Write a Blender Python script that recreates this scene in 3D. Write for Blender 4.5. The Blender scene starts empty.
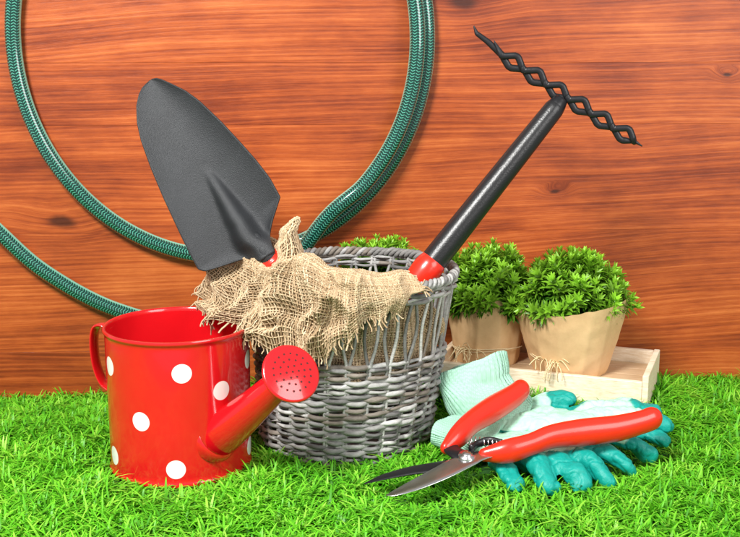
import bpy, math, random
import numpy as np
from mathutils import Vector, noise
rng=np.random.default_rng(7); random.seed(7)
S=0.01
scene=bpy.context.scene
COL=scene.collection
A=lambda *a: np.array(a,float)
def nz(v):
    v=np.asarray(v,float); return v/(np.linalg.norm(v,axis=-1,keepdims=True)+1e-12)

# ---------------------------------------------------------------- mesh tools
class MB:
    def __init__(s): s.v=[];s.f=[];s.c=[];s.uv=[];s.m=[];s.n=0
    def add(s,v,f,c=None,uv=None,m=0):
        v=np.asarray(v,float).reshape(-1,3); k=len(v); n=s.n
        s.v.append(v); s.f+=[tuple(int(i)+n for i in q) for q in f]; s.m+=[m]*len(f)
        c=np.full((k,3),.5) if c is None else np.broadcast_to(np.asarray(c,float),(k,3))
        s.c.append(c); s.uv.append(np.zeros((k,2)) if uv is None else np.asarray(uv,float).reshape(-1,2))
        s.n+=k
def tomesh(name,mb,base,mats,smooth=True):
    V=np.concatenate(mb.v); me=bpy.data.meshes.new(name)
    me.from_pydata(((V-base)*S).tolist(),[],mb.f)
    C=np.concatenate(mb.c); at=me.color_attributes.new("Col",'FLOAT_COLOR','POINT')
    at.data.foreach_set("color",np.hstack([C,np.ones((len(C),1))]).astype(np.float32).ravel())
    U=np.concatenate(mb.uv); li=np.zeros(len(me.loops),dtype=np.int32); me.loops.foreach_get("vertex_index",li)
    uvl=me.uv_layers.new(name="UVMap"); uvl.data.foreach_set("uv",U[li].astype(np.float32).ravel())
    for m in mats: me.materials.append(m)
    if len(mats)>1: me.polygons.foreach_set("material_index",mb.m)
    me.polygons.foreach_set("use_smooth",[smooth]*len(me.polygons)); me.update()
    return me
def thing(name,base,label,cat,group=None):
    o=bpy.data.objects.new(name,None); o.empty_display_size=.02
    o.location=A(*base)*S; COL.objects.link(o); o["label"]=label; o["category"]=cat
    if group:o["group"]=group
    o["_b"]=list(map(float,base)); return o
def part(name,mb,mats,parent,smooth=True,label=None,bevel=0,solid=0):
    if not isinstance(mats,(list,tuple)): mats=[mats]
    base=A(*parent["_b"])
    me=tomesh(name,mb,base,mats,smooth)
    o=bpy.data.objects.new(name,me); COL.objects.link(o)
    o.parent=parent; o["_b"]=list(map(float,base))
    if label:o["label"]=label
    if solid:
        m=o.modifiers.new("s",'SOLIDIFY'); m.thickness=solid*S; m.offset=0
    if bevel:
        m=o.modifiers.new("b",'BEVEL'); m.width=bevel*S; m.segments=2; m.limit_method='ANGLE'
    return o
def top(name,mb,mats,base,label,cat,smooth=True,**k):
    me=tomesh(name,mb,A(*base),mats,smooth); o=bpy.data.objects.new(name,me); COL.objects.link(o)
    o.location=A(*base)*S
    if label:o["label"]=label; o["category"]=cat
    for a,b in k.items(): o[a]=b
    return o
def cat(P,per=8,closed=False):
    P=np.asarray(P,float); n=len(P); out=[]
    Q=np.vstack([2*P[0]-P[1],P,2*P[-1]-P[-2]]); segs=n-1
    for i in range(segs):
        p0,p1,p2,p3=Q[i:i+4]
        for t in np.arange(per)/per:
            out.append(.5*((2*p1)+(-p0+p2)*t+(2*p0-5*p1+4*p2-p3)*t*t+(-p0+3*p1-3*p2+p3)*t**3))
    out.append(P[-1])
    return np.array(out)
def tube(mb,pts,r,n=8,closed=False,caps=True,flat=1.0,up=None,c=None,seam=False,m=0,rib=None):
    pts=np.asarray(pts,float); k=len(pts); r=np.broadcast_to(np.asarray(r,float),(k,)).copy()
    if closed: T=nz(np.roll(pts,-1,0)-np.roll(pts,1,0))
    else: T=nz(np.gradient(pts,axis=0))
    if up is not None:
        up=np.broadcast_to(np.asarray(up,float),(k,3)); N=nz(up-(up*T).sum(1,keepdims=True)*T)
    else:
        N=np.zeros((k,3)); a=A(0,0,1) if abs(T[0][2])<.9 else A(1,0,0)
        N[0]=nz(a-(a@T[0])*T[0])
        for i in range(1,k):
            v=N[i-1]-(N[i-1]@T[i])*T[i]; N[i]=nz(v)
    B=np.cross(T,N); cols=n+1 if seam else n
    a=np.arange(cols)/n*2*math.pi
    rr=np.ones(cols) if rib is None else 1+rib[0]*np.cos(a*rib[1])
    V=pts[:,None]+r[:,None,None]*(np.cos(a)*rr)[None,:,None]*N[:,None]+r[:,None,None]*flat*(np.sin(a)*rr)[None,:,None]*B[:,None]
    L=np.concatenate([[0],np.cumsum(np.linalg.norm(np.diff(pts,axis=0),axis=1))])
    UV=np.stack(np.broadcast_arrays(L[:,None],(a/(2*math.pi))[None,:]),-1)
    F=[]
    for i in range(k if closed else k-1):
        i2=(i+1)%k
        for j in range(n):
            j2=j+1 if seam else (j+1)%n
            F.append((i*cols+j,i*cols+j2,i2*cols+j2,i2*cols+j))
    if caps and not closed:
        F.append(tuple(range(n-1,-1,-1))); F.append(tuple((k-1)*cols+j for j in range(n)))
    if c is not None:
        c=np.asarray(c,float)
        if c.ndim==2: c=np.repeat(c,cols,axis=0)
    mb.add(V,F,c,UV,m)
def rounded(pts,r,per=8,endk=5,startk=0):
    q=cat(np.column_stack([pts,r]),per); P=q[:,:3]; R=q[:,3]
    t=nz(P[-1]-P[-2]); a=np.linspace(0,1,endk+1)[1:]*math.pi/2
    P=np.vstack([P]+[P[-1]+t*R[-1]*math.sin(x) for x in a]) if endk else P
    R=np.concatenate([R,R[-1]*np.maximum(np.cos(a),.02)]) if endk else R
    if startk:
        t=nz(P[0]-P[1]); a=np.linspace(0,1,startk+1)[1:]*math.pi/2
        pre=[P[0]+t*R[0]*math.sin(x) for x in a][::-1]; rp=[R[0]*max(math.cos(x),.02) for x in a][::-1]
        P=np.vstack([np.array(pre),P]); R=np.concatenate([rp,R])
    return P,R
def revolve(mb,prof,o,axis=(0,0,1),n=64,c=None,m=0,xd=None,uvr=1.0):
    ax=nz(A(*axis)); x=A(1,0,0) if xd is None else A(*xd)
    x=nz(x-(x@ax)*ax); y=np.cross(ax,x); o=A(*o); V=[];UV=[]
    for (r,z) in prof:
        for j in range(n+1):
            t=2*math.pi*j/n; V.append(o+ax*z+r*(math.cos(t)*x+math.sin(t)*y)); UV.append(((t-math.pi)*uvr,z))
    F=[]
    for i in range(len(prof)-1):
        for j in range(n): F.append((i*(n+1)+j,i*(n+1)+j+1,(i+1)*(n+1)+j+1,(i+1)*(n+1)+j))
    mb.add(V,F,c,UV,m)
def boxf(mb,o,e1,e2,e3,l,c=None,m=0):
    o=A(*o); V=[o+e1*l[0]*i+e2*l[1]*j+e3*l[2]*k for i in(0,1) for j in(0,1) for k in(0,1)]
    F=[(0,1,3,2),(4,6,7,5),(0,4,5,1),(2,3,7,6),(0,2,6,4),(1,5,7,3)]
    if np.dot(np.cross(e1,e2),e3)<0: F=[tuple(reversed(f)) for f in F]
    mb.add(V,F,c,None,m)

# ---------------------------------------------------------------- materials
class N:
    def __init__(s,name):
        s.m=bpy.data.materials.new(name); s.m.use_nodes=True; s.t=s.m.node_tree; s.b=s.t.nodes["Principled BSDF"]
    def n(s,ty,**k):
        x=s.t.nodes.new(ty); ins=k.pop("ins",{})
        for a,b in k.items(): setattr(x,a,b)
        for kk,vv in ins.items():
            if isinstance(vv,bpy.types.NodeSocket): s.t.links.new(vv,x.inputs[kk])
            else: x.inputs[kk].default_value=vv
        return x
    def set(s,**k):
        for a,b in k.items():
            a=a.replace("_"," ")
            if isinstance(b,bpy.types.NodeSocket): s.t.links.new(b,s.b.inputs[a])
            else: s.b.inputs[a].default_value=b
        return s
    def coord(s,scale=(1,1,1),kind="Object"):
        c=s.n("ShaderNodeTexCoord"); mp=s.n("ShaderNodeMapping",ins={"Vector":c.outputs[kind],"Scale":scale}); 
        return mp.outputs[0]
    def map(s,v,scale): return s.n("ShaderNodeMapping",ins={"Vector":v,"Scale":scale}).outputs[0]
    def noise(s,vec,scale,detail=4,rough=.55,dist=0):
        x=s.n("ShaderNodeTexNoise",ins={"Vector":vec,"Scale":scale,"Detail":detail,"Roughness":rough,"Distortion":dist}); return x.outputs["Fac"]
    def ramp(s,fac,stops):
        x=s.n("ShaderNodeValToRGB",ins={"Fac":fac}); e=x.color_ramp.elements
        while len(e)<len(stops): e.new(.5)
        for i,(p,c) in enumerate(stops): e[i].position=p; e[i].color=(*c,1)
        return x.outputs[0]
    def math(s,op,a,b=0.0,c=0.0):
        return s.n("ShaderNodeMath",operation=op,ins={0:a,1:b,2:c}).outputs[0]
    def mix(s,f,a,b,bt='MIX'):
        x=s.n("ShaderNodeMix",data_type='RGBA',blend_type=bt)
        for i,v in((0,f),(6,a),(7,b)):
            if isinstance(v,bpy.types.NodeSocket): s.t.links.new(v,x.inputs[i])
            else: x.inputs[i].default_value=v if i==0 else (*v,1)
        return x.outputs[2]
    def attr(s): return s.n("ShaderNodeAttribute",attribute_name="Col").outputs["Color"]
    def bump(s,h,st=.3,d=.001):
        x=s.n("ShaderNodeBump",ins={"Height":h,"Strength":st,"Distance":d}); s.t.links.new(x.outputs[0],s.b.inputs["Normal"]); return s

def m_simple(name,col,rough=.5,bump=0,bscale=200,var=.15,metal=0,coat=0,spec=.5):
    k=N(name); v=k.coord()
    f=k.noise(v,40,5); c=k.mix(f,tuple(x*(1-var) for x in col),tuple(min(1,x*(1+var)) for x in col))
    k.set(Base_Color=c,Roughness=rough,Metallic=metal,Coat_Weight=coat,Specular_IOR_Level=spec)
    if bump: k.bump(k.noise(v,bscale,3),bump,.0006)
    return k.m
def m_can():
    k=N("red_enamel_dots"); uv=k.n("ShaderNodeTexCoord").outputs["UV"]
    r=7.3; dots=[(12,11.9),(-58,11.7),(82,11.6),(44,9.6),(-22,6.9),(5,2.1),(-58,2.3),(84,2.2),(-92,7.2),(112,6.6),(150,11.5),(-128,12),(170,2),(-150,5),(-118,1.8),(128,2.2),(178,7)]
    cur=None
    for a,z in dots:
        d=k.n("ShaderNodeVectorMath",operation='DISTANCE',ins={0:uv,1:(math.radians(a)*r,z,0)}).outputs["Value"]
        cur=d if cur is None else k.math('MINIMUM',cur,d)
    f=k.n("ShaderNodeMapRange",ins={"Value":cur,"From Min":.94,"From Max":.99,"To Min":1.0,"To Max":0.0}).outputs[0]
    v=k.coord(); red=k.mix(k.noise(v,25,3),(.55,.004,.008),(.65,.009,.012))
    k.set(Base_Color=k.mix(f,red,(.92,.88,.85)),Roughness=.2,Coat_Weight=.6,Coat_Roughness=.05)
    k.bump(k.noise(v,60,2),.08,.001); return k.m
def m_wood():
    k=N("stained_pine"); c=k.n("ShaderNodeTexCoord").outputs["Object"]
    off=k.n("ShaderNodeVectorMath",operation='SCALE',ins={0:k.attr(),3:1.5}).outputs[0]
    p=k.n("ShaderNodeVectorMath",operation='ADD',ins={0:c,1:off}).outputs[0]
    flat=k.map(c,(1,0,1)); cur=None
    wob=k.n("ShaderNodeTexNoise",ins={"Vector":c,"Scale":22.0,"Detail":3.0}).outputs["Color"]
    wv=k.n("ShaderNodeVectorMath",operation='SCALE',ins={0:wob,3:.012}).outputs[0]
    flat=k.n("ShaderNodeVectorMath",operation='ADD',ins={0:flat,1:wv}).outputs[0]
    for (x,z,s) in [(-.385,.31,1.3),(.115,.58,1.4),(.235,.345,.5),(.45,.49,.45),(-.60,.5,1)]:
        d=k.n("ShaderNodeVectorMath",operation='SUBTRACT',ins={0:flat,1:(x+.006,.006,z+.006)}).outputs[0]
        e=k.n("ShaderNodeVectorMath",operation='LENGTH',ins={0:k.map(d,(60/s,0,125/s))}).outputs["Value"]
        cur=e if cur is None else k.math('MINIMUM',cur,e)
    kn=k.n("ShaderNodeMapRange",interpolation_type='SMOOTHSTEP',ins={"Value":cur,"From Min":.3,"From Max":1.1,"To Min":1.0,"To Max":0.0}).outputs[0]
    halo=k.n("ShaderNodeMapRange",interpolation_type='SMOOTHSTEP',ins={"Value":cur,"From Min":.4,"From Max":4.0,"To Min":1.0,"To Max":0.0}).outputs[0]
    low=k.noise(k.map(p,(1.3,1,4)),1.0,2,.5)
    sep=k.n("ShaderNodeSeparateXYZ",ins={0:p})
    h=k.math('MULTIPLY_ADD',low,.07,k.math('MULTIPLY_ADD',sep.outputs[0],-.035,sep.outputs[2])); h=k.math('MULTIPLY_ADD',halo,.012,h)
    fine=k.noise(k.map(p,(3,1,60)),1.0,4,.6)
    h2=k.math('MULTIPLY_ADD',fine,.006,h)
    rings=k.math('POWER',k.math('MULTIPLY_ADD',k.math('SINE',k.math('MULTIPLY',h2,1100.0)),.5,.5),2.0)
    rings2=k.math('POWER',k.math('MULTIPLY_ADD',k.math('SINE',k.math('MULTIPLY',h2,300.0)),.5,.5),2.0)
    cx=k.n("ShaderNodeCombineXYZ",ins={0:sep.outputs[0],1:0.0,2:h}).outputs[0]
    streak=k.noise(k.map(cx,(2.6,1,240)),1.0,10,.74)
    pore=k.noise(k.map(cx,(34,1,1900)),1.0,4,.65)
    big=k.noise(k.map(cx,(2.2,1,11)),1.0,6,.66)
    blot=k.noise(k.map(p,(10,1,17)),1.0,6,.66)
    f=k.math('MULTIPLY',rings,.07); f=k.math('MULTIPLY_ADD',rings2,.06,f); f=k.math('MULTIPLY_ADD',streak,.62,f)
    f=k.math('MULTIPLY_ADD',big,.74,f); f=k.math('MULTIPLY_ADD',pore,.36,f); f=k.math('MULTIPLY_ADD',blot,.36,f); f=k.math('SUBTRACT',f,.585)
    f=k.math('MULTIPLY_ADD',halo,-.07,f)
    col=k.ramp(f,[(.16,(.070,.010,.003)),(.38,(.21,.034,.008)),(.54,(.39,.076,.014)),(.80,(.64,.18,.042))])
    col=k.mix(k.math('MULTIPLY',kn,.85),col,(.035,.007,.003))
    k.set(Base_Color=col,Roughness=k.math('MULTIPLY_ADD',streak,.35,.2),Specular_IOR_Level=.42); k.bump(f,.4,.001); return k.m
def m_col(name,rough=.6,bump=.4,bs=300,stretch=(1,1,1),spec=.4,var=.35):
    k=N(name); v=k.coord(stretch); f=k.noise(v,bs*.4,4)
    c=k.mix(f,(1-var,)*3,(1+var*.6,)*3); c=k.mix(1.0,k.attr(),c,'MULTIPLY')
    k.set(Base_Color=c,Roughness=rough,Specular_IOR_Level=spec); k.bump(k.noise(v,bs,3),bump,.0006); return k.m
def m_grass(name,tr=.35,rough=.45):
    k=N(name); a=k.attr(); k.set(Base_Color=a,Roughness=rough,Specular_IOR_Level=.4)
    t=k.n("ShaderNodeBsdfTranslucent",ins={"Color":a}); mx=k.n("ShaderNodeMixShader",ins={0:tr,1:k.b.outputs[0],2:t.outputs[0]})
    k.t.links.new(mx.outputs[0],k.t.nodes["Material Output"].inputs[0]); return k.m
def m_hose():
    k=N("braided_green_hose"); uv=k.n("ShaderNodeSeparateXYZ",ins={0:k.n("ShaderNodeTexCoord").outputs["UV"]})
    u=k.math('MULTIPLY',uv.outputs[0],2*math.pi*2.9)
    fold=k.math('PINGPONG',k.math('MULTIPLY',uv.outputs[1],8.0),.5)
    ch=k.math('SINE',k.math('ADD',u,k.math('MULTIPLY',fold,7.5)))
    l1=k.n("ShaderNodeMapRange",ins={"Value":ch,"From Min":.45,"From Max":.85}).outputs[0]
    v=k.math('ABSOLUTE',k.math('SINE',k.math('MULTIPLY',uv.outputs[1],2*math.pi*4)))
    edge=k.n("ShaderNodeMapRange",ins={"Value":v,"From Min":.12,"From Max":.4}).outputs[0]
    l1=k.math('MULTIPLY',l1,edge)
    c=k.mix(k.math('MULTIPLY',l1,.7),(.0004,.034,.025),(.13,.54,.39))
    st=k.math('ABSOLUTE',k.math('COSINE',k.math('MULTIPLY',uv.outputs[1],2*math.pi)))
    stf=k.n("ShaderNodeMapRange",ins={"Value":st,"From Min":.88,"From Max":.95}).outputs[0]
    c=k.mix(k.math('MULTIPLY',stf,.65),c,(.26,.72,.56))  # pale edge sheen of a clear outer layer, painted as side stripes
    k.set(Base_Color=c,Roughness=.15,Coat_Weight=1.0,Coat_Roughness=.05); return k.m
def m_paint_wood(name,stops):
    k=N(name); v=k.coord(); st=k.noise(k.coord((4,40,90)),6,5,.65)
    b=k.noise(v,18,4); f=k.math('MULTIPLY_ADD',st,.7,k.math('MULTIPLY',b,.4))
    c=k.ramp(f,stops); k.set(Base_Color=c,Roughness=.7); k.bump(st,.35,.0008); return k.m
def m_paper():
    k=N("kraft_paper"); v=k.coord(); a=k.noise(v,14,5,.6); b=k.noise(v,260,3,.7)
    c=k.ramp(k.math('MULTIPLY_ADD',b,.2,k.math('MULTIPLY',a,.8)),[(.3,(.60,.37,.18)),(.55,(.73,.48,.25)),(.8,(.82,.58,.33))])
    k.set(Base_Color=c,Roughness=.62); k.bump(k.noise(v,70,4,.6),.35,.001); return k.m
def m_knit(name):
    k=N(name); uv=k.coord(); a=k.attr()
    w=k.n("ShaderNodeTexWave",ins={"Vector":uv,"Scale":260.0,"Distortion":1.5,"Detail":1.0}).outputs["Fac"]
    w2=k.n("ShaderNodeTexWave",bands_direction='Y',ins={"Vector":uv,"Scale":200.0,"Distortion":1.5}).outputs["Fac"]
    ww=k.math('MULTIPLY',w,w2); c=k.mix(1.0,a,k.mix(ww,(.72,.72,.72),(1.1,1.1,1.1)),'MULTIPLY')
    k.set(Base_Color=c,Roughness=.8,Specular_IOR_Level=.2); k.bump(ww,.5,.0008); return k.m
def m_rubber():
    k=N("teal_latex_coating"); v=k.coord(); cr=k.noise(v,170,5,.7,.3)
    c=k.mix(1.0,k.attr(),k.mix(cr,(.72,.72,.72),(1.15,1.15,1.15)),'MULTIPLY')
    k.set(Base_Color=c,Roughness=.45,Specular_IOR_Level=.4); k.bump(cr,.7,.0013); return k.m

M_can=m_can(); M_red=m_simple("red_enamel",(.60,.006,.010),.2,.05,60,.08,0,.6)
M_wood=m_wood(); M_hose=m_hose(); M_tray=m_paint_wood("whitewashed_wood",[(.3,(.46,.32,.19)),(.5,(.74,.60,.42)),(.72,(.88,.79,.64))]); M_paper=m_paper()
M_trayin=m_paint_wood("shaded_tray_wood",[(.3,(.30,.18,.09)),(.5,(.50,.34,.19)),(.72,(.62,.46,.29))])  # tray floor painted darker: recess shade put into the colour so the rim stands out
M_wick=m_col("weathered_wicker",.62,.9,450,(1,1,2.5),.3,.55)
M_burl=m_col("burlap_jute",.9,.5,700,(1,1,1),.10,.3)
M_coat=m_simple("charcoal_powder_coat",(.024,.026,.029),.47,.9,1300,.35,.2)
M_blackp=m_simple("black_plastic",(.011,.011,.012),.33,.35,500,.25)
M_redp=m_simple("red_plastic",(.70,.022,.008),.28,.1,150,.08,0,.25)
M_steel=m_simple("brushed_steel",(.66,.66,.66),.24,.12,300,.15,1.0)
M_dark=m_simple("blackened_steel",(.011,.011,.013),.36,.3,300,.3,.2)
M_hole=m_simple("dark_hole",(.08,.002,.002),.7)
M_grass=m_grass("turf_blades",.34); M_leaf=m_grass("leaf_green",.26,.36)
M_soil=m_simple("potting_soil",(.03,.02,.012),.95,1.0,120,.5)
M_straw=m_col("raffia_straw",.7,.3,300)
M_knit=m_knit("mint_knit"); M_rub=m_rubber()

# ---------------------------------------------------------------- ground
FR=A(31.2,11.4,0); E1=nz(A(-.94,.342,0)); E2=nz(A(.342,.94,0)); E3=A(0,0,1); TL=24.9; TD=11.9; TB=2.2; TT=6.5
def wally(x): return 31.5+.05*np.asarray(x)
def sstep(x,a,b):
    t=np.clip((x-a)/(b-a),0,1); return t*t*(3-2*t)
def gz(x,y):
    x=np.asarray(x,float); y=np.asarray(y,float)
    u=(x-FR[0])*E1[0]+(y-FR[1])*E1[1]; v=(x-FR[0])*E2[0]+(y-FR[1])*E2[1]
    du=np.maximum(np.maximum(-u,u-TL),0); dv=np.maximum(np.maximum(-v,v-TD),0); d=np.hypot(du,dv)
    tb=1-sstep(d,.3,4.0)
    z=-1.0*sstep(y,16,28)-1.3*sstep(-x,10,34)*sstep(y,8,24)
    z=z*(1-tb)+TB*tb
    z=z-.3*sstep(-y,8,20)
    z=z+.12*np.sin(x*.35+1)*np.cos(y*.4)*(1-tb)
    return z
mb=MB(); nx,ny=160,90; xs=np.linspace(-75,75,nx); ys=np.linspace(0,1,ny)
X,Y=np.meshgrid(xs,ys,indexing='ij'); Y=-45+Y*(wally(X)-.05+45)
V=np.stack([X,Y,gz(X,Y)],-1).reshape(-1,3)
F=[(i*ny+j,(i+1)*ny+j,(i+1)*ny+j+1,i*ny+j+1) for i in range(nx-1) for j in range(ny-1)]
mb.add(V,F)
top("ground",mb,[m_simple("turf_backing",(.02,.10,.012),.9,.6,300,.5)],(0,0,0),None,None,kind="structure")

def keepmask(x,y):
    k=np.hypot(x+19.7,y-2)>7.4
    k&=np.hypot(x+2.8,y-10)>9.2
    u=(x-FR[0])*E1[0]+(y-FR[1])*E1[1]; v=(x-FR[0])*E2[0]+(y-FR[1])*E2[1]
    k&=~((u>-.1)&(u<TL+.1)&(v>-.1)&(v<TD+.1))
    k&=y<wally(x)-.25
    return k
def lenf(x,y):
    f=np.ones_like(x)
    def ell(cx,cy,a,b,val):
        nonlocal f
        d=np.sqrt(((x-cx)/a)**2+((y-cy)/b)**2); f=np.minimum(f,val+(1-val)*sstep(d,.8,1.15))
    ell(18,1,11,7.2,.4); ell(25,4,8,6.5,.4); ell(12,7,6,4.5,.4); ell(5,-8,7.5,3.4,.5); ell(-19.7,1,9,9.2,.6); ell(-2.8,8,10.5,10,.75)
    return f
NT=16500; nb=8
tx=rng.uniform(-66,66,NT); ty=-34+rng.uniform(0,1,NT)**.85*(wally(tx)+34)
x=np.repeat(tx,nb)+rng.normal(0,.28,NT*nb); y=np.repeat(ty,nb)+rng.normal(0,.28,NT*nb)
k=keepmask(x,y); tid=np.repeat(np.arange(NT),nb)[k]; x=x[k]; y=y[k]; n=len(x)
patch=.5+.5*np.sin(x*.5+2*np.sin(y*.37))*np.cos(y*.55+1.3*np.sin(x*.23))
tuftl=rng.uniform(.7,1.25,NT)[tid]
L=rng.uniform(1.0,2.6,n)*(.8+.3*patch)*lenf(x,y)*tuftl
az=rng.uniform(0,2*math.pi,n)
taz=rng.uniform(0,2*math.pi,NT)[tid]
dirx=np.cos(az)+.6*np.cos(taz); diry=np.sin(az)+.6*np.sin(taz); dl=np.hypot(dirx,diry)+.01; dirx/=dl; diry/=dl
lean=rng.uniform(.1,.95,n)**1.1; curl=rng.uniform(.3,2.5,n)
w=rng.uniform(.075,.16,n)
nearw=sstep(y-(wally(x)-1.8),0,1.8); diry=diry*(1-nearw)-nearw*abs(diry)
z0=gz(x,y)-.05
t=np.array([0,.35,.68,.88,1.0]); NTt=5; P=np.zeros((n,NTt,3))
for i,tt in enumerate(t):
    hz=L*(lean*tt+curl*.40*tt**2.2)
    P[:,i,0]=x+dirx*hz; P[:,i,1]=y+diry*hz; P[:,i,2]=z0+L*np.maximum(tt*(1.08-.33*lean)-curl*.30*tt**3.0,.1*tt)
ww=np.array([1,.95,.75,.45,.08])
side=np.stack([-diry,dirx,np.zeros(n)],-1)
VA=np.zeros((n,NTt,2,3)); 
for i in range(NTt):
    VA[:,i,0]=P[:,i]-side*(w*ww[i])[:,None]; VA[:,i,1]=P[:,i]+side*(w*ww[i])[:,None]
V=VA.reshape(-1,3); idx=np.arange(n)*NTt*2
Q=np.concatenate([np.stack([idx+2*i,idx+2*i+1,idx+2*i+3,idx+2*i+2],-1) for i in range(NTt-1)])
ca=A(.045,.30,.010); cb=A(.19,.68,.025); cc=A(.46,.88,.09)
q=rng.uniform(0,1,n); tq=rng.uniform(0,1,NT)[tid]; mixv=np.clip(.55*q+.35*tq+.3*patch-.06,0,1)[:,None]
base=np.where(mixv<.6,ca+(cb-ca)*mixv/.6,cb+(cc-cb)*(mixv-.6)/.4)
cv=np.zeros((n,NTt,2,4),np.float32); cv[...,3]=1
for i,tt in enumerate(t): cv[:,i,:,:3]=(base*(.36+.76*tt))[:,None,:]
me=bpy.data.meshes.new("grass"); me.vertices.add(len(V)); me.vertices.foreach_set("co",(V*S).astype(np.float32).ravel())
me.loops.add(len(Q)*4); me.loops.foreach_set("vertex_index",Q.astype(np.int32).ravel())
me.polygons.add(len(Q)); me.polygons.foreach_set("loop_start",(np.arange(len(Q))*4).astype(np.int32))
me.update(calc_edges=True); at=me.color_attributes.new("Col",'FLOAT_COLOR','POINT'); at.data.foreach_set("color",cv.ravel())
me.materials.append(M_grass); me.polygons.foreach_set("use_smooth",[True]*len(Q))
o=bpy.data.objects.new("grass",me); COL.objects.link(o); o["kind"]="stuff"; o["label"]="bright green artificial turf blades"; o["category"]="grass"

# ---------------------------------------------------------------- wooden wall
mb=MB(); ex=nz(A(1,.05,0)); ey=nz(A(-.05,1,0)); zz=[-10.4,4.2,19.5,33.0,40.6,53.2,64.7,76.2]
tone=random.Random(5)
for i in range(len(zz)-1):
    r=tone.random()*.8
    boxf(mb,A(0,31.5,zz[i]+.006)-ex*85,ex,ey,E3,(170,2.0,zz[i+1]-zz[i]-.012),c=(r,r,r))
boxf(mb,A(0,33.7,-10)-ex*85,ex,ey,E3,(170,.5,86),c=(0,0,0))
o=top("wooden_wall",mb,[M_wood],(0,31.5,-10),"reddish brown stained pine board wall behind the turf","wall",smooth=False)
bv=o.modifiers.new("b",'BEVEL'); bv.width=.0002; bv.segments=1

# ---------------------------------------------------------------- garden hose
pts=[]
for (hx,hz,off) in [(-64,34,1),(-54,27.5,1),(-47,21.0,1),(-40.8,15.0,1),(-32.0,9.9,1),(-22,8.0,1.3),(-12.5,12.9,2.3)]:
    pts.append((hx,wally(hx)-off,hz))
for a_,off in [(-58,2.8),(-43,2.8),(-28,2.7),(-13,2.6),(2,2.4),(17,2.2),(35,2.0),(55,1.7),(78,1.3)]:
    a=math.radians(a_); k_=1 if a_<40 else 1.01
    hx=-17.9+23.65*math.cos(a)*k_; hz=43.3+25.4*math.sin(a)*k_; pts.append((hx,wally(hx)-off,hz))
for a in np.radians(np.arange(100,416,15)):
    hx=-17.9+24.9*math.cos(a); hz=43.3+26.7*math.sin(a)
    pts.append((hx,wally(hx)-1.02,hz))
mb=MB(); P=cat(pts,10); T_=nz(np.gradient(P,axis=0)); upv=np.cross(T_,A(0,1,0)); tube(mb,P,.96,24,seam=True,up=upv)
top("garden_hose",mb,[M_hose],(-18,31,17),"coiled dark green braided garden hose hanging on wooden wall","hose")

# ---------------------------------------------------------------- watering can
can=thing("watering_can",(-19.7,2,0),"glossy red metal watering can with white polka dots","watering can")
mb=MB(); ri=7.24
prof=[(0,.3),(6.9,.3),(7.15,0.15),(7.3,.1),(7.42,.35),(7.3,.6),(7.24,.7)]+[(7.24+.1*z/15,z) for z in np.linspace(1.2,14.0,9)]+[(7.34,14.3),(7.36,14.6),(7.5,14.7),(7.56,14.88),(7.48,15.05)]
revolve(mb,prof,(-19.7,2,0),(0,0,1),96,xd=(0,1,0),uvr=7.3)
revolve(mb,[(7.48,15.05),(7.3,15.08),(7.18,14.95),(7.14,14.6),(7.1,8),(7.0,.8),(0,.7)],(-19.7,2,0),(0,0,1),96,xd=(0,1,0),m=1)
part("body",mb,[M_can,M_red],can)
mb=MB(); ha_=math.radians(12); hd=A(-math.cos(ha_),math.sin(ha_),0); pp=nz(A(-hd[1],hd[0],0)); c0=A(-19.7,2,0)
hp=cat([c0+hd*7.2+E3*14.1,c0+hd*8.2+E3*14.5,c0+hd*9.0+E3*14.1,c0+hd*9.3+E3*12.4,c0+hd*9.1+E3*10,c0+hd*8.4+E3*8.2,c0+hd*7.2+E3*7.3],8)
tube(mb,hp,1.0,16,flat=.22,up=nz(pp+A(0,0,.15))); part("handle",mb,[M_red],can)
mb=MB(); P=cat([(-16.2,-1.2,3.6,2.5),(-14.6,-2.8,5.2,2.2),(-11.6,-5.0,8.3,1.75),(-8.3,-7.2,11.9,1.35)],10)
tube(mb,P[:,:3],P[:,3],32)
P2=cat([(-15.75,-2.6,4.3,2.5),(-15.4,-2.95,4.7,2.42),(-15.2,-3.1,4.9,2.2)],3); tube(mb,P2[:,:3],P2[:,3],32,caps=False)
sp=part("spout",mb,[M_red],can)
mb=MB(); ax=nz(A(.40,-.72,.56)); C=A(-7.35,-8.9,13.1)
prof=[(1.32,-3.1),(1.4,-2.6),(1.75,-1.9),(2.35,-.9),(2.6,-.45),(2.78,-.3),(2.84,-.1),(2.78,.06),(2.6,.10),(2.2,.22),(1.5,.36),(.8,.43),(.01,.45)]
revolve(mb,prof,C,ax,48)
xr=nz(np.cross(ax,E3)); yr=np.cross(xr,ax)
for rad,cnt in((.0,1),(.62,6),(1.22,12),(1.85,18)):
    for i in range(cnt):
        a=2*math.pi*i/cnt; h=np.interp(rad,[0,.8,1.5,2.2],[.45,.43,.36,.22])+.02
        cp=C+ax*h+rad*(math.cos(a)*xr+math.sin(a)*yr); q=[cp+.115*(math.cos(b)*xr+math.sin(b)*yr) for b in np.linspace(0,2*math.pi,10,endpoint=False)]
        mb.add(q,[tuple(range(10))[::-1]],None,None,1)
part("rose",mb,[M_red,M_hole],sp)

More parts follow.
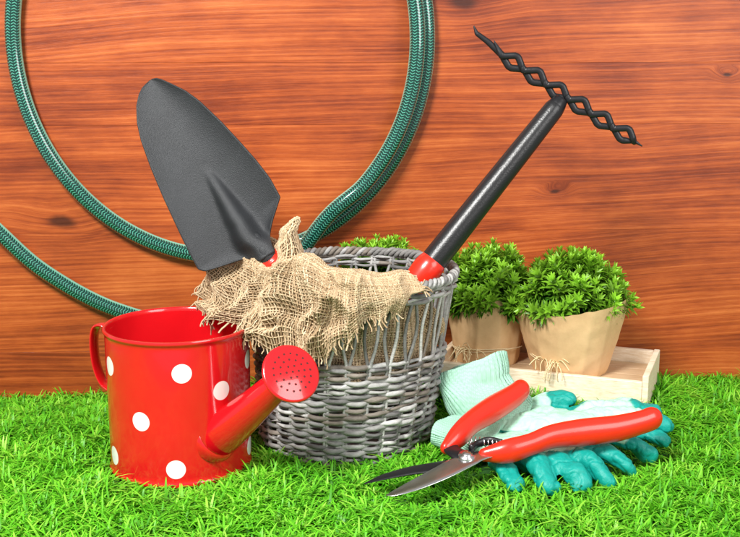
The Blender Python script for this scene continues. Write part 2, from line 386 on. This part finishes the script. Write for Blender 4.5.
# ---------------------------------------------------------------- wicker basket
bk=thing("wicker_basket",(-2.8,10,0),"round grey woven wicker basket with open band below rim","basket")
BH=19.2
def BR(z): return 9.1+1.9*np.asarray(z)/BH
def BX(z): return -2.8+1.0*np.asarray(z)/BH
def gcol():
    b=random.choice([(.24,.235,.225),(.34,.335,.32),(.17,.165,.16),(.46,.455,.44),(.22,.19,.16),(.29,.285,.28),(.50,.495,.48)]); k=random.uniform(.8,1.15); return A(*b)*k
th=np.linspace(0,2*math.pi,320,endpoint=False)
def wrow(mb,z,row,amp=.27,rad=.25,dz=.08,ns=15):
    ph=random.random()*6; p2=random.random()*6; zz=z+dz*np.sin(5*th+ph)+dz*.5*np.sin(13*th+ph*2)+dz*.5*np.sin(29*th+p2)
    r=BR(z)+amp*(1+.35*np.sin(5*th+p2))*np.cos(ns*th+row*math.pi)+.07*np.sin(3*th+ph)+.04*np.sin(37*th+p2)
    P=np.stack([BX(z)+r*np.cos(th),10+r*np.sin(th),zz],-1)
    cs=np.array([gcol() for _ in range(9)]); sg=((th+ph)/(2*math.pi)*9).astype(int)%9
    tube(mb,P,rad*(1+.2*np.sin(4*th+ph)+.1*np.sin(23*th+p2)),7,closed=True,up=E3,c=cs[sg])
mb=MB(); row=0; z=.3
while z<11.2:
    wrow(mb,z,row,rad=random.uniform(.20,.26),dz=.05); z+=random.uniform(.38,.42); row+=1
for i in range(30):
    a=2*math.pi*(i+.5)/30
    for sgn in(-1,1):
        P=[]; j_=random.uniform(.6,1.2)
        for zq in np.linspace(0,19.0,16):
            aa=a+sgn*(.016+ .055*j_*math.sin(math.pi*np.clip((zq-11.3)/6.2,0,1))); r=float(BR(zq))
            P.append((BX(zq)+r*math.cos(aa),10+r*math.sin(aa),zq))
        tube(mb,P,.18,6,c=gcol()*1.15)
for i in range(45):
    a=random.uniform(math.pi*.9,math.pi*2.1); z=random.uniform(1,11); r=float(BR(z))+.25; p=A(BX(z)+r*math.cos(a),10+r*math.sin(a),z)
    tdir=A(-math.sin(a),math.cos(a),random.uniform(-.4,.4))*random.choice([-1,1])+A(math.cos(a),math.sin(a),0)*.35
    tube(mb,[p-tdir*.5,p,p+tdir*random.uniform(.4,1.0)],[.12,.11,.04],5,c=gcol()*1.2)
part("woven_wall",mb,[M_wick],bk)
mb=MB()
for i,z in enumerate([17.4,17.75,18.1,18.45]): wrow(mb,z,i,rad=.2,dz=.05)
for s in(0,1,2):
    k=np.linspace(0,2*math.pi,900,endpoint=False); tw=34*k+s*2*math.pi/3
    r=BR(19)+.30*np.cos(tw); P=np.stack([BX(19)+r*np.cos(k),10+r*np.sin(k),19.0+.30*np.sin(tw)+.08*np.sin(7*k+s)],-1)
    cs=np.array([gcol()*1.1 for _ in range(9)]); tube(mb,P,.25,7,closed=True,up=E3,c=cs[(k/(2*math.pi)*9).astype(int)])
part("rim",mb,[M_wick],bk)
mb=MB(); revolve(mb,[(0,.5),(8.9,.5),(9.0,.3),(8.9,.1),(0,.1)],(-2.8,10,0),n=48,c=(.12,.11,.1)); part("base",mb,[M_wick],bk)

# ---------------------------------------------------------------- burlap
mb=MB()
def weave(mb,P,rad=.10,fr_v=0,fr_u=0,off=.055):
    nu,nv,_=P.shape
    du=nz(np.gradient(P,axis=0)); dv=nz(np.gradient(P,axis=1)); Nn=-nz(np.cross(du,dv))
    def bc():
        b=random.choice([(.50,.36,.215),(.60,.455,.285),(.42,.295,.17),(.68,.54,.355),(.54,.41,.255)]); return A(*b)*random.uniform(.85,1.1)
    def fringe(p,d,L):
        out=[];d=d.copy();
        for i in range(5):
            d=nz(d+rng.normal(0,.3,3)+A(0,0,-.16)); p=p+d*L/5; out.append(p)
        return np.array(out)
    ev=(-1.0)**(np.arange(nv)//2)*(np.arange(nv)%2==0); eu=(-1.0)**(np.arange(nu)//2)*(np.arange(nu)%2==0)
    for i in range(0,nu,2):
        Q=P[i]+Nn[i]*(ev*(-1)**(i//2)*off)[:,None]+du[i]*(.04*np.sin(np.arange(nv)*.3+i*1.7))[:,None]
        if fr_v: Q=np.vstack([Q,fringe(Q[-1],dv[i,-1],random.uniform(.2,fr_v))])
        tube(mb,Q,rad*random.uniform(.8,1.25),4,flat=.8,c=bc(),caps=False)
    for j in range(0,nv,2):
        Q=P[:,j]-Nn[:,j]*(eu*(-1)**(j//2)*off)[:,None]+dv[:,j]*(.04*np.sin(np.arange(nu)*.23+j*2.1))[:,None]
        if fr_u:
            Q=np.vstack([fringe(Q[0],-du[0,j],random.uniform(.2,fr_u))[::-1],Q,fringe(Q[-1],du[-1,j],random.uniform(.2,fr_u))])
        tube(mb,Q,rad*random.uniform(.8,1.25),4,flat=.8,c=bc(),caps=False)
    B=P-Nn*.11; F=[(i*nv+j,(i+1)*nv+j,(i+1)*nv+j+1,i*nv+j+1) for i in range(nu-1) for j in range(nv-1)]
    mb.add(B,F,(.29,.195,.105))
ph=np.array([154,165,180,195,205,215,232,250,262,275,288,298,306])
cr=np.array([20.5,21.2,21.7,20.9,20.0,20.0,21.0,21.2,20.8,20.4,20.1,19.9,19.8])
er=np.array([13.4,15.2,16.1,16.2,15.5,14.8,13.9,13.2,12.8,12.3,12.0,11.8,11.5])
ez=np.array([19.8,18.5,17.0,15.8,15.3,14.6,13.3,13.0,14.0,15.8,17.3,18.3,19.0])
nu,nv=370,130; PH=np.linspace(154,306,nu); P=np.zeros((nu,nv,3))
def ridge(v): return 1-2*abs(noise.noise(v))
for i,f in enumerate(PH):
    c_=np.interp(f,ph,cr); e_=np.interp(f,ph,er); z_=np.interp(f,ph,ez)+.45*math.sin(f*.21)+.3*math.sin(f*.53)
    pk=5.6*math.exp(-((f-217)/6.5)**2)
    ctrl=cat([(5.6,15.5),(7.4,c_-.6+pk),(9.6,c_+.1+pk*.04),(11.4,c_-.3),(12.3+.35*(e_-12),c_-2.4+.35*(z_-15)),(e_,z_)],20)
    vv=np.linspace(0,len(ctrl)-1,nv); r=np.interp(vv,np.arange(len(ctrl)),ctrl[:,0]); z=np.interp(vv,np.arange(len(ctrl)),ctrl[:,1])
    v=np.linspace(0,1,nv); a=math.radians(f)
    ar=a+.22*v*math.sin(a*2.3)+.12*v
    g=np.interp(f,[152,255,306],[1.1,1.15,.45])
    rdg=(1-np.abs(np.sin(ar*8+1.9*np.sin(ar*3)+v*1.6)))**1.5
    rd2=(1-np.abs(np.sin(ar*15+2.4*np.sin(ar*4+1)-v*2.6)))**1.4
    r=r+g*(1.35*v*rdg+.35*v*rd2-.5*v); z=z+g*.8*np.sin(v*math.pi)*(1-np.abs(np.sin(a*6+2+v*2.4)))
    aa=a+.03*np.sin(v*8+a*9)
    for j in range(nv):
        p=Vector((-1.8+r[j]*math.cos(aa[j]),10+r[j]*math.sin(aa[j]),z[j]))
        n1=noise.noise_vector(p*.2)
        k=(.4+.6*v[j])*g; er_=Vector((math.cos(a),math.sin(a),.5))
        P[i,j]=p+n1*1.3*k+er_*(ridge(p*.33+Vector((3,1,2)))-.5)*1.2*k+er_*(ridge(Vector((p.x*.7,p.y*.7,p.z*.45)))-.5)*.35*k
weave(mb,P,.086,1.5,1.5)
nu2,nv2=190,60; P=np.zeros((nu2,nv2,3))
for i,f in enumerate(np.linspace(258,352,nu2)):
    for j,z in enumerate(np.linspace(9,17.4,nv2)):
        a=math.radians(f); r=float(BR(z))-1.2-.6*math.sin(f*.2)-.35*(math.sin(z*.9+f*.1)); zt=z-(.4 if f<325 else .4+(f-325)*.22)*(j/nv2)
        P[i,j]=(float(BX(z))+r*math.cos(a),10+r*math.sin(a),zt)
P=P[:,::-1]
weave(mb,P,.085,0,.5)
top("burlap_cloth",mb,[M_burl],(-4,5,19),"frayed beige burlap cloth draped over the wicker basket rim","burlap")

# ---------------------------------------------------------------- trowel
tr=thing("garden_trowel",(-4.0,8.2,9.5),"hand trowel with charcoal blade and red handle in basket","trowel")
N0=A(-10.6,6.2,21.2); TP=A(-23.0,10.0,39.4); ta=nz(TP-N0); TLn=np.linalg.norm(TP-N0)
nn=A(.06,-1,.12); nn=nz(nn-(nn@ta)*ta); tw=np.cross(ta,nn)
if tw[0]>0: tw=-tw
sL=[0,.03,.06,.085,.105,.13,.2,.3,.4,.5,.64,.78,.86,.93,.97,.99,1.0]; hL=[.9,1.3,2.6,4.8,6.3,6.8,6.65,6.35,6.0,5.65,5.05,4.3,3.65,2.75,1.9,1.2,.15]
hR=[.9,1.0,1.2,1.5,1.9,2.5,4.5,4.7,4.55,4.25,3.75,3.05,2.4,1.5,.95,.55,.05]
nw=61; sg=np.concatenate([np.linspace(0,.25,34,endpoint=False),np.linspace(.25,.9,30,endpoint=False),np.linspace(.9,1,20)]); V=[]
for s in sg:
    l_=np.interp(s,sL,hL); r_=np.interp(s,sL,hR)
    for w_ in np.linspace(-1,1,nw):
        x_=w_*(l_ if w_>0 else r_); cm=(l_-r_)*.3; xx=x_-cm*min(1,s*4)
        dd=1.0*min(1,abs(w_))**2.0*min(1,(l_+r_)/8)
        if s<.5:
            kk=1-s/.5; dd+=2.3*kk**.9*math.exp(-abs(xx/(.35+1.25*kk))**2.8)
        V.append(N0+ta*(s*TLn)+tw*x_+nn*(dd-.3*(2*s-1)**2))
F=[(i*nw+j,(i+1)*nw+j,(i+1)*nw+j+1,i*nw+j+1) for i in range(len(sg)-1) for j in range(nw-1)]
mb=MB(); mb.add(V,F); part("blade",mb,[M_coat],tr,solid=.16)
ha=nz(A(.62,.04,-.80)); mb=MB(); 
P=cat([(*(N0+ta*2.8+nn*.8),.5),(*(N0+ta*1.0+nn*1.0),1.0),(*(N0+nn*.9),1.1),(*(N0+ha*.7+nn*.7),1.1)],6); tube(mb,P[:,:3],P[:,3],24); part("neck",mb,[M_coat],tr)
mb=MB(); st=N0+ha*.25+nn*.7; P,R=rounded([st,st+ha*.6,st+ha*3,st+ha*7,st+ha*11.0],[1.3,1.5,1.4,1.45,1.3],8,5,3); tube(mb,P,R,24); part("handle",mb,[M_redp],tr)

# ---------------------------------------------------------------- rake
rk=thing("hand_rake",(2,7,13),"small black hand rake with red collar resting in basket","rake")
H0=A(5.4,8,18.6); H1=A(20.4,12,37.1); hdn=nz(H1-H0)
mb=MB(); P,R=rounded([H0+hdn*.6,H0+hdn*3,H0+hdn*10,H0+hdn*18,H1-hdn*1.2],[1.36,1.42,1.32,1.2,1.1],8,4,2); tube(mb,P,R,24); part("handle",mb,[M_blackp],rk)
mb=MB(); P,R=rounded([H0-hdn*7,H0-hdn*3,H0-hdn*.8,H0+hdn*.8,H0+hdn*1.7],[1.2,1.35,1.5,1.64,1.58],6,3,4); tube(mb,P,R,24); part("collar",mb,[M_redp],rk)
BL=A(14.0,13,41.7); BRt=A(28.3,11.3,32.6); bd=nz(BRt-BL); nb_=nz(np.cross(A(0,-1,0),bd)); nb_=nb_ if nb_[2]>0 else -nb_
LB=np.linalg.norm(BRt-BL); per_=LB/6.0; yv=A(0,-1,0)
def tri(x):
    f=np.mod(x,1.0); t=1-np.abs(2*f-1); return np.clip(t*1.15,0,1)
mb=MB(); q=cat([(*(H1-hdn*2.4),1.02),(*(H1-hdn*.8),1.0),(*(H1+hdn*.2),.7)],5); tube(mb,q[:,:3],q[:,3],16)
u=np.linspace(-4.2,LB+.9,220); env=np.interp(u,[-4.2,0,.3,LB-.3,LB+.2],[0,0,1,1,0])
off=.18-.62*tri(u/per_)*env+np.interp(u,[-4.2,-3.5,-2.0,-.8,0],[.95,.45,.35,.15,0])
P=BL+bd*u[:,None]+nb_*off[:,None]
tube(mb,P,np.interp(u,[-4.2,-3.4,-1,0,LB-1,LB+.9],[.07,.26,.36,.38,.36,.06]),10,flat=.6,up=np.tile(nb_,(len(u),1)))
hd_=part("head",mb,[M_dark],rk)
for i in range(6):
    a0=i*per_; tt=np.linspace(0,1,40); uu=a0-per_*.55+tt*(per_*1.65)
    o_=np.where(uu<a0,.10+(a0-uu)*.55,.02+.86*tri((uu-a0)/per_))
    P=BL+bd*uu[:,None]+nb_*o_[:,None]+yv*(.28-1.5*np.clip(tt-.85,0,1)*2)[:,None]
    mb=MB(); tube(mb,P,np.interp(tt,[0,.3,.9,1],[.05,.36,.36,.14]),10,flat=.6,up=np.tile(nb_,(40,1))); part("tine",mb,[M_dark],hd_)

# ---------------------------------------------------------------- tray
ty_=thing("wooden_tray",tuple(FR+E1*TL/2+E2*TD/2+E3*TB),"shallow whitewashed wooden tray carrying paper wrapped plants","tray")
H=TT-TB; th_=.7; FH=2.6
def brd(name,o,l):
    mb=MB(); boxf(mb,o,E1,E2,E3,l); part(name,mb,[M_tray],ty_,smooth=False,bevel=.1)
brd("side_panel",FR+E1*(th_+.01)+E3*TB,(TL-2*th_-.02,th_,H-.75)); brd("side_panel",FR+E1*(th_+.01)+E2*(TD-th_)+E3*TB,(TL-2*th_-.02,th_,H-.1))
brd("side_panel",FR+E3*TB,(th_,TD,H)); brd("side_panel",FR+E1*(TL-th_)+E3*TB,(th_,TD,H))
mb=MB()
for i in range(4): boxf(mb,FR+E1*(th_+.02)+E2*(th_+.02+i*2.62)+E3*(TB+.2),E1,E2,E3,(TL-2*th_-.04,2.54,FH-.2))
part("base",mb,[M_trayin],ty_,smooth=False,bevel=.06)
FL=TB+FH

# ---------------------------------------------------------------- potted plants
def paper(mb,cx,cy,z0,rb,rt,h,seed):
    m=18; V=[]; rr=random.Random(seed); a0=math.radians(-70)+rr.random()*.3
    nf=11; ang=np.sort(np.array([2*math.pi*(i+rr.uniform(-.28,.28))/nf for i in range(nf)])); dr=np.array([rr.uniform(-.16,.22) for _ in range(nf)]); sh_=np.array([rr.uniform(-.22,.22) for _ in range(nf)])
    n=180; wrap=2*math.pi+.8
    for i in range(m+1):
        t=i/m
        A_=np.concatenate([ang+sh_*t,(ang+sh_*t)[:3]+2*math.pi]); D_=np.concatenate([dr,dr[:3]])*(.4+t)
        for j in range(n+1):
            s=j/n*wrap; a=a0+s
            kx=np.interp(s+.3,A_,np.arange(len(A_))); q0=int(min(kx,len(A_)-2)); w0=A_[q0]; w1=A_[q0+1]; half=(w1-w0)/2; mid=(w0+w1)/2
            chord=math.cos(half)/max(.5,math.cos(min(half,abs(s+.3-mid)))) 
            r=rb+(rt-rb)*t**.9; r=r*(1-.75*(1-chord))+np.interp(s+.3,A_,D_)+.28*(j/n)*1.0
            r+=.10*noise.noise(Vector((math.cos(a)*4,math.sin(a)*4,t*6+seed)))
            ht=h+.5*math.sin(a*2+seed)+.25*np.interp(s+.3,A_,D_*3)+.15*noise.noise(Vector((math.cos(a)*6,math.sin(a)*6,seed)))+(.9*(j/n)**10)
            V.append((cx+r*math.cos(a),cy+r*math.sin(a),z0+ht*t))
    F=[(i*(n+1)+j,i*(n+1)+j+1,(i+1)*(n+1)+j+1,(i+1)*(n+1)+j) for i in range(m) for j in range(n)]
    mb.add(V,F)
def foliage(mb,cx,cy,zc,rx,hz,n,ymin=-1e9,ymax=1e9,ln=1.0,seed=1):
    r=np.random.default_rng(seed)
    for s in range(n):
        rad=math.sqrt(r.uniform(0,1)); az=r.uniform(0,2*math.pi)
        lump=1+.08*math.sin(az*3+seed)+.06*math.sin(az*7+seed*2)
        tip=A(cx+rx*lump*rad*math.cos(az),cy+rx*lump*rad*math.sin(az),zc+hz*max(0,1-rad**3.2*.85)*r.uniform(.70,1.08)-(.7*rad**4))
        tip[1]=min(max(tip[1],ymin),ymax)
        b=A(cx+rx*rad*.5*math.cos(az),cy+rx*rad*.5*math.sin(az),zc-1.0); d=tip-b; Ls=np.linalg.norm(d); d=d/Ls; d=nz(d+r.normal(0,.16,3))
        L=min(Ls,4.2); st=tip-d*L
        tube(mb,[st,st+d*L*.5,tip],[.09,.08,.06],4,c=(.14,.30,.035),caps=False)
        x=nz(np.cross(d,A(.3,.5,.8))); y=np.cross(d,x); bright=r.uniform(.65,1.15)
        nwh=6; ph0=r.uniform(0,6)
        for q in range(nwh):
            t=(q+1)/nwh; pc=st+d*L*(.2+.8*t); k=7 if q<nwh-1 else 6; open_=np.interp(t,[0,.8,1],[1.4,1.05,.45])
            ll=ln*np.interp(t,[0,.6,.85,1],[1.1,1.15,1.05,.8])*r.uniform(.85,1.15)
            for j in range(k):
                a=ph0+q*2.4+2*math.pi*j/k+r.normal(0,.13); o_=math.cos(a)*x+math.sin(a)*y; ld=nz(o_*math.sin(open_)+d*math.cos(open_)+A(0,0,.12)+r.normal(0,.07,3))
                sd=nz(np.cross(ld,d)); up=np.cross(sd,ld); w=.145*ln
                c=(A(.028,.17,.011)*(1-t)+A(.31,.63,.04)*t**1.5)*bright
                tipd=pc+ld*ll-up*.16*ll; b1=pc+ld*ll*.35; b2=pc+ld*ll*.70-up*.05
                V=[pc,b1+sd*w,b2+sd*w*.62,tipd,b2-sd*w*.62,b1-sd*w,b1-up*.07,b2-up*.07]
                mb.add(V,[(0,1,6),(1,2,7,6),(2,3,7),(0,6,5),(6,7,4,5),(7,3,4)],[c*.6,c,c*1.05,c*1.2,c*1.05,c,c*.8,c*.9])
def straw(mb,cx,cy,z,r,seed):
    rr=random.Random(seed)
    for q in range(2):
        a=np.linspace(0,2*math.pi,60,endpoint=False); k=rr.random()*6; P=np.stack([cx+(r+.1)*np.cos(a),cy+(r+.1)*np.sin(a),z+q*.16+.25*np.sin(a*2+k)],-1)
        tube(mb,P,.06,5,closed=True,up=E3,c=(.78,.62,.38))
    for q in range(17):
        a=math.radians(rr.uniform(210,250)); p=A(cx+(r+.3)*math.cos(a),cy+(r+.3)*math.sin(a),z+.2); P=[p]
        d=nz(A(rr.uniform(-1,1),-.5,rr.uniform(-.3,1.1)))
        for i in range(6): d=nz(d+A(rr.uniform(-.3,.3),rr.uniform(-.1,.1),-.35)); p=p+d*.45; p[2]=max(p[2],FL+.25); P.append(p)
        tube(mb,cat(P,3),.055,4,c=(.85,.68,.40))
grp="paper wrapped potted plants"
PR=FR+E1*9.9+E2*5.5; PL=FR+E1*20.2+E2*6.4
for (c,z0,rb,rt,h,fr,fh,n,lab,sd,yM) in [
    (PR,FL+.02,4.1,6.6,8.3,6.9,5.7,150,"bushy green plant in kraft paper wrap on wooden tray",3,29),
    (PL,FL+.02,3.6,4.9,8.0,6.2,6.2,125,"green plant wrapped in kraft paper beside the basket",5,30.5)]:
    t_=thing("potted_plant",(c[0],c[1],z0),lab,"potted plant",grp)
    mb=MB(); paper(mb,c[0],c[1],z0,rb,rt,h,sd); part("paper_wrap",mb,[M_paper],t_)
    mb=MB(); revolve(mb,[(0,h*.8),(rt*.80,h*.78),(rb*.85,.1),(0,.05)],(c[0],c[1],z0),n=40); part("soil",mb,[M_soil],t_)
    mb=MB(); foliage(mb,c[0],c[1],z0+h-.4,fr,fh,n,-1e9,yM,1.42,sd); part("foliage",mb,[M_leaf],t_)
    mb=MB(); straw(mb,c[0],c[1],z0+2.0,rb+.6,sd); part("raffia_tie",mb,[M_straw],t_)
c=A(1.2,26.0,0); z0=float(gz(c[0],c[1]))
t_=thing("potted_plant",(c[0],c[1],z0),"slim green plant standing behind the wicker basket","potted plant",grp)
mb=MB(); paper(mb,c[0],c[1],z0,2.4,3.2,16,9); part("paper_wrap",mb,[M_paper],t_)
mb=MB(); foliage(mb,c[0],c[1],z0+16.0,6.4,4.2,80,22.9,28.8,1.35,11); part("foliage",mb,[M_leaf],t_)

# ---------------------------------------------------------------- gloves
def remesh(mb,vox,smooth=6):
    me=tomesh("tmp",mb,A(0,0,0),[]); o=bpy.data.objects.new("tmp",me); COL.objects.link(o)
    m=o.modifiers.new("r",'REMESH'); m.mode='VOXEL'; m.voxel_size=vox*S
    m=o.modifiers.new("s",'SMOOTH'); m.factor=.5; m.iterations=smooth
    dg=bpy.context.evaluated_depsgraph_get(); ev=o.evaluated_get(dg); m2=ev.to_mesh()
    V=np.zeros(len(m2.vertices)*3,np.float32); m2.vertices.foreach_get("co",V); V=V.reshape(-1,3)/S
    Nn=np.array([v.normal[:] for v in m2.vertices]); F=[tuple(p.vertices) for p in m2.polygons]
    ev.to_mesh_clear(); bpy.data.objects.remove(o); bpy.data.meshes.remove(me); return V.astype(float),Nn,F
TEAL=A(.003,.32,.27); MINT=A(.46,.80,.62)
def glove(label,palm,pr,fingers,base,cuffpts,cuffr,cuffup,tealfn,cflat=.42):
    t_=thing("gardening_glove",base,label,"glove","pair of gardening gloves")
    mb=MB(); P,R=rounded(palm,pr,6,5,4); tube(mb,P,R,20,flat=.44,up=A(0,1,0))
    for f in fingers:
        P,R=rounded(f,[1.15,1.25,1.28,1.12][:len(f)],6,5,3); tube(mb,P,R,16,flat=.74,up=A(.3,-.8,.1) if abs(f[-1][1]-f[0][1])<abs(f[-1][0]-f[0][0]) else A(1,.1,0))
    V,Nn,F=remesh(mb,.15,6)
    tips=np.array([f[-1] for f in fingers])
    d=np.array([noise.noise(Vector(p)*.4)*.42+noise.noise(Vector(p)*.9)*.18 for p in V])
    cr_=np.array([-.15*max(0,1-abs(noise.noise(Vector((p[0]*.6,p[1]*.6,p[2]*.35))))*8)-.08*max(0,1-abs(noise.noise(Vector(p)*1.2+Vector((4,4,4))))*7) for p in V])
    V=V+Nn*(d+cr_)[:,None]
    dt=np.min(np.linalg.norm(V[:,None]-tips[None],axis=2),axis=1)
    jit=np.array([noise.noise(Vector(p)*1.2)*.4 for p in V])
    k=tealfn(V,Nn,dt+jit)[:,None]; mb=MB(); mb.add(V,F,MINT*(1-k)+TEAL*k); part("hand",mb,[M_rub],t_)
    q=cat(np.column_stack([cuffpts,cuffr]),10); mb=MB()
    tube(mb,q[:,:3],q[:,3],160,caps=False,flat=cflat,up=cuffup,c=MINT*1.02,rib=(.022,46))
    for vv in mb.v: 
        for p in vv: p+=np.array(noise.noise_vector(Vector(p)*.35))*.8
    part("cuff",mb,[M_knit],t_,solid=.22)
def t1(V,Nn,dt): return np.clip(sstep(-Nn[:,2],-.05,.3)+ (1-sstep(dt,2.3,2.6)),0,1)
def t2(V,Nn,dt): return np.clip(sstep(-Nn[:,2],-.45,-.2)+(1-sstep(dt,4.2,4.5)),0,1)
glove("mint knit glove with teal coated fingers lying against tray",
  [(14.5,6.2,3.0),(18,6,3.1),(21.0,5.6,3.0),(23,5.2,3.0)],[2.9,3.3,3.5,3.2],
  [[(21.5,7.0,3.4),(25,7.5,4.2),(28,7.2,4.4),(30.4,6.7,4.0)],[(22,5.6,3.4),(26,5.5,4.1),(28.9,5.0,4.0),(31.2,4.3,3.3)],[(22,4.2,3.2),(26,3.5,3.6),(28.3,2.9,3.2),(30.3,2.3,2.4)],[(21,3,2.8),(24.6,1.7,3.0),(26.8,.9,2.6),(28.4,.3,1.8)],[(17,7.6,3.3),(19,9.0,4.2),(20.4,9.4,4.6),(21.8,9.3,4.6)]],
  (20,5,0.5),[(16.5,6.0,2.9),(13.6,6.9,4.2),(11.6,7.9,6.2),(10.6,9.0,8.6)],[3.0,3.2,3.6,4.1],A(.82,.15,.55),t1)
glove("teal coated glove lying on turf under pruning shears",
  [(11.5,3,1.8),(14.5,1.4,1.9),(17.2,-.4,1.9),(18.8,-1.2,1.9)],[2.7,3.3,3.5,3.2],
  [[(18.8,.2,2.2),(22.2,-.9,2.7),(24.2,-2.0,2.4),(25.6,-3.1,1.6)],[(18.6,-1.2,2.1),(20.9,-2.8,2.6),(22.2,-4.2,2.2),(23.2,-5.4,1.3)],[(17.3,-2.0,2.1),(18.7,-3.8,2.5),(19.7,-5.3,2.1),(20.4,-6.5,1.2)],[(15.6,-1.8,2.0),(16.4,-4.0,2.4),(17.0,-5.6,2.0),(17.4,-6.9,1.2)],[(13.2,-.6,1.9),(13.1,-3,2.0),(13.5,-4.9,1.7),(14.1,-6.3,1.2)]],
  (16,0,.5),[(13.2,2.4,2.0),(11.0,3.4,2.1),(9.2,4.3,2.4),(8.0,5.0,2.7)],[2.6,2.7,2.9,3.0],A(.3,.9,.2),t2)

# ---------------------------------------------------------------- pruning shears
sh=thing("pruning_shears",(9.4,-6,2),"open pruning shears with red grips resting on gloves","pruning shears")
mb=MB(); P,R=rounded([(11.3,-5.3,3.7),(13.4,-5.2,4.0),(15.8,-4.7,4.55),(18,-4.0,5.1),(21,-3.4,5.3),(24.5,-2.8,5.5),(27.2,-2.2,5.95),(28.2,-1.9,6.2)],[.72,1.22,1.12,1.22,1.40,1.36,1.22,1.22],8,6,3); tube(mb,P,R,28,flat=.78,up=E3); part("handle",mb,[M_redp],sh)
mb=MB(); P,R=rounded([(7.6,-3.6,3.8),(8.8,-2.2,4.4),(10.4,-.1,5.2),(12.6,2.2,5.75),(15.0,4.4,6.4),(16.0,5.4,6.8)],[.72,1.2,1.25,1.42,1.30,1.2],8,6,3); tube(mb,P,R,28,flat=.8,up=E3); part("handle",mb,[M_redp],sh)
sd=nz(A(.45,-.75,-.1))
mb=MB(); q=cat([(12.5,-5.0,3.85,.55),(10.6,-5.7,3.75,.95),(9.2,-6.5,3.55,1.25),(6.6,-8.4,2.95,1.15),(4.0,-9.8,2.3,.85),(2.3,-10.4,1.85,.45),(1.5,-10.5,1.7,.06)],8); tube(mb,q[:,:3],q[:,3],16,flat=.13,up=sd); part("blade",mb,[M_steel],sh,label="curved bright steel cutting blade")
mb=MB(); q=cat([(10.4,-4.9,3.3,.6),(9.2,-5.9,3.1,1.2),(6.8,-6.4,2.9,1.1),(4.0,-6.7,2.6,.9),(1.4,-7.3,2.2,.6),(-.6,-8.3,1.9,.1)],8); tube(mb,q[:,:3],q[:,3],16,flat=.25,up=nz(A(.3,-.9,0))); part("blade",mb,[M_dark],sh,label="black hooked counter blade")
mb=MB(); q=cat([(8.2,-2.8,4.1,.5),(8.1,-4.1,3.8,.85),(8.7,-5.2,3.7,1.0),(9.5,-6.1,3.5,.95)],8); tube(mb,q[:,:3],q[:,3],14,flat=.35,up=nz(A(1,0,0)))
q=cat([(13,-4.6,4.7,.35),(11.8,-3.9,4.6,.45),(10.6,-4.2,4.4,.4),(9.9,-5.1,4.2,.5)],8); tube(mb,q[:,:3],q[:,3],12,flat=.6,up=E3); part("linkage",mb,[M_dark],sh)
mb=MB(); ax=nz(A(.05,-.25,1)); revolve(mb,[(.01,.55),(.35,.53),(.5,.42),(.52,.3),(.8,.28),(.85,.15),(.85,-.6),(.01,-.6)],(9.4,-6.1,3.75),ax,24); part("pivot_bolt",mb,[M_steel],sh)
mb=MB(); k=np.linspace(0,1,120); a0=A(9.8,-3.4,4.4); a1=A(12.6,-4.2,4.5); d=nz(a1-a0); x_=nz(np.cross(d,E3)); y_=np.cross(d,x_)
P=a0+(a1-a0)*k[:,None]+.42*(np.cos(k*2*math.pi*7)[:,None]*x_+np.sin(k*2*math.pi*7)[:,None]*y_); tube(mb,P,.08,6); part("spring",mb,[M_steel],sh)

# ---------------------------------------------------------------- camera and light
cam=bpy.data.cameras.new("camera"); co=bpy.data.objects.new("camera",cam); COL.objects.link(co)
co.location=(0,-1.10,.44); co.rotation_euler=(math.radians(90-11.7),0,0); cam.lens=55; cam.sensor_width=36; cam.clip_start=.05; cam.clip_end=100
scene.camera=co
def area(name,loc,tgt,size,power,col):
    l=bpy.data.lights.new(name,'AREA'); l.size=size; l.energy=power; l.color=col; l.shape='SQUARE'
    o=bpy.data.objects.new(name,l); COL.objects.link(o); o.location=loc
    o.rotation_euler=(Vector(tgt)-Vector(loc)).to_track_quat('-Z','Y').to_euler()
area("key_lamp",(-.65,-1.15,1.45),(0,.12,.10),.42,64,(1,.985,.955))
area("fill_lamp",(1.1,-1.2,.9),(0,.1,.15),.9,18,(1,.98,.96))
w=bpy.data.worlds.new("World"); scene.world=w; w.use_nodes=True
w.node_tree.nodes["Background"].inputs[0].default_value=(1,1,1,1); w.node_tree.nodes["Background"].inputs[1].default_value=.46
scene.view_settings.view_transform='Standard'; scene.view_settings.look='None'; scene.view_settings.exposure=0
for o in scene.objects:
    if "_b" in o: del o["_b"]
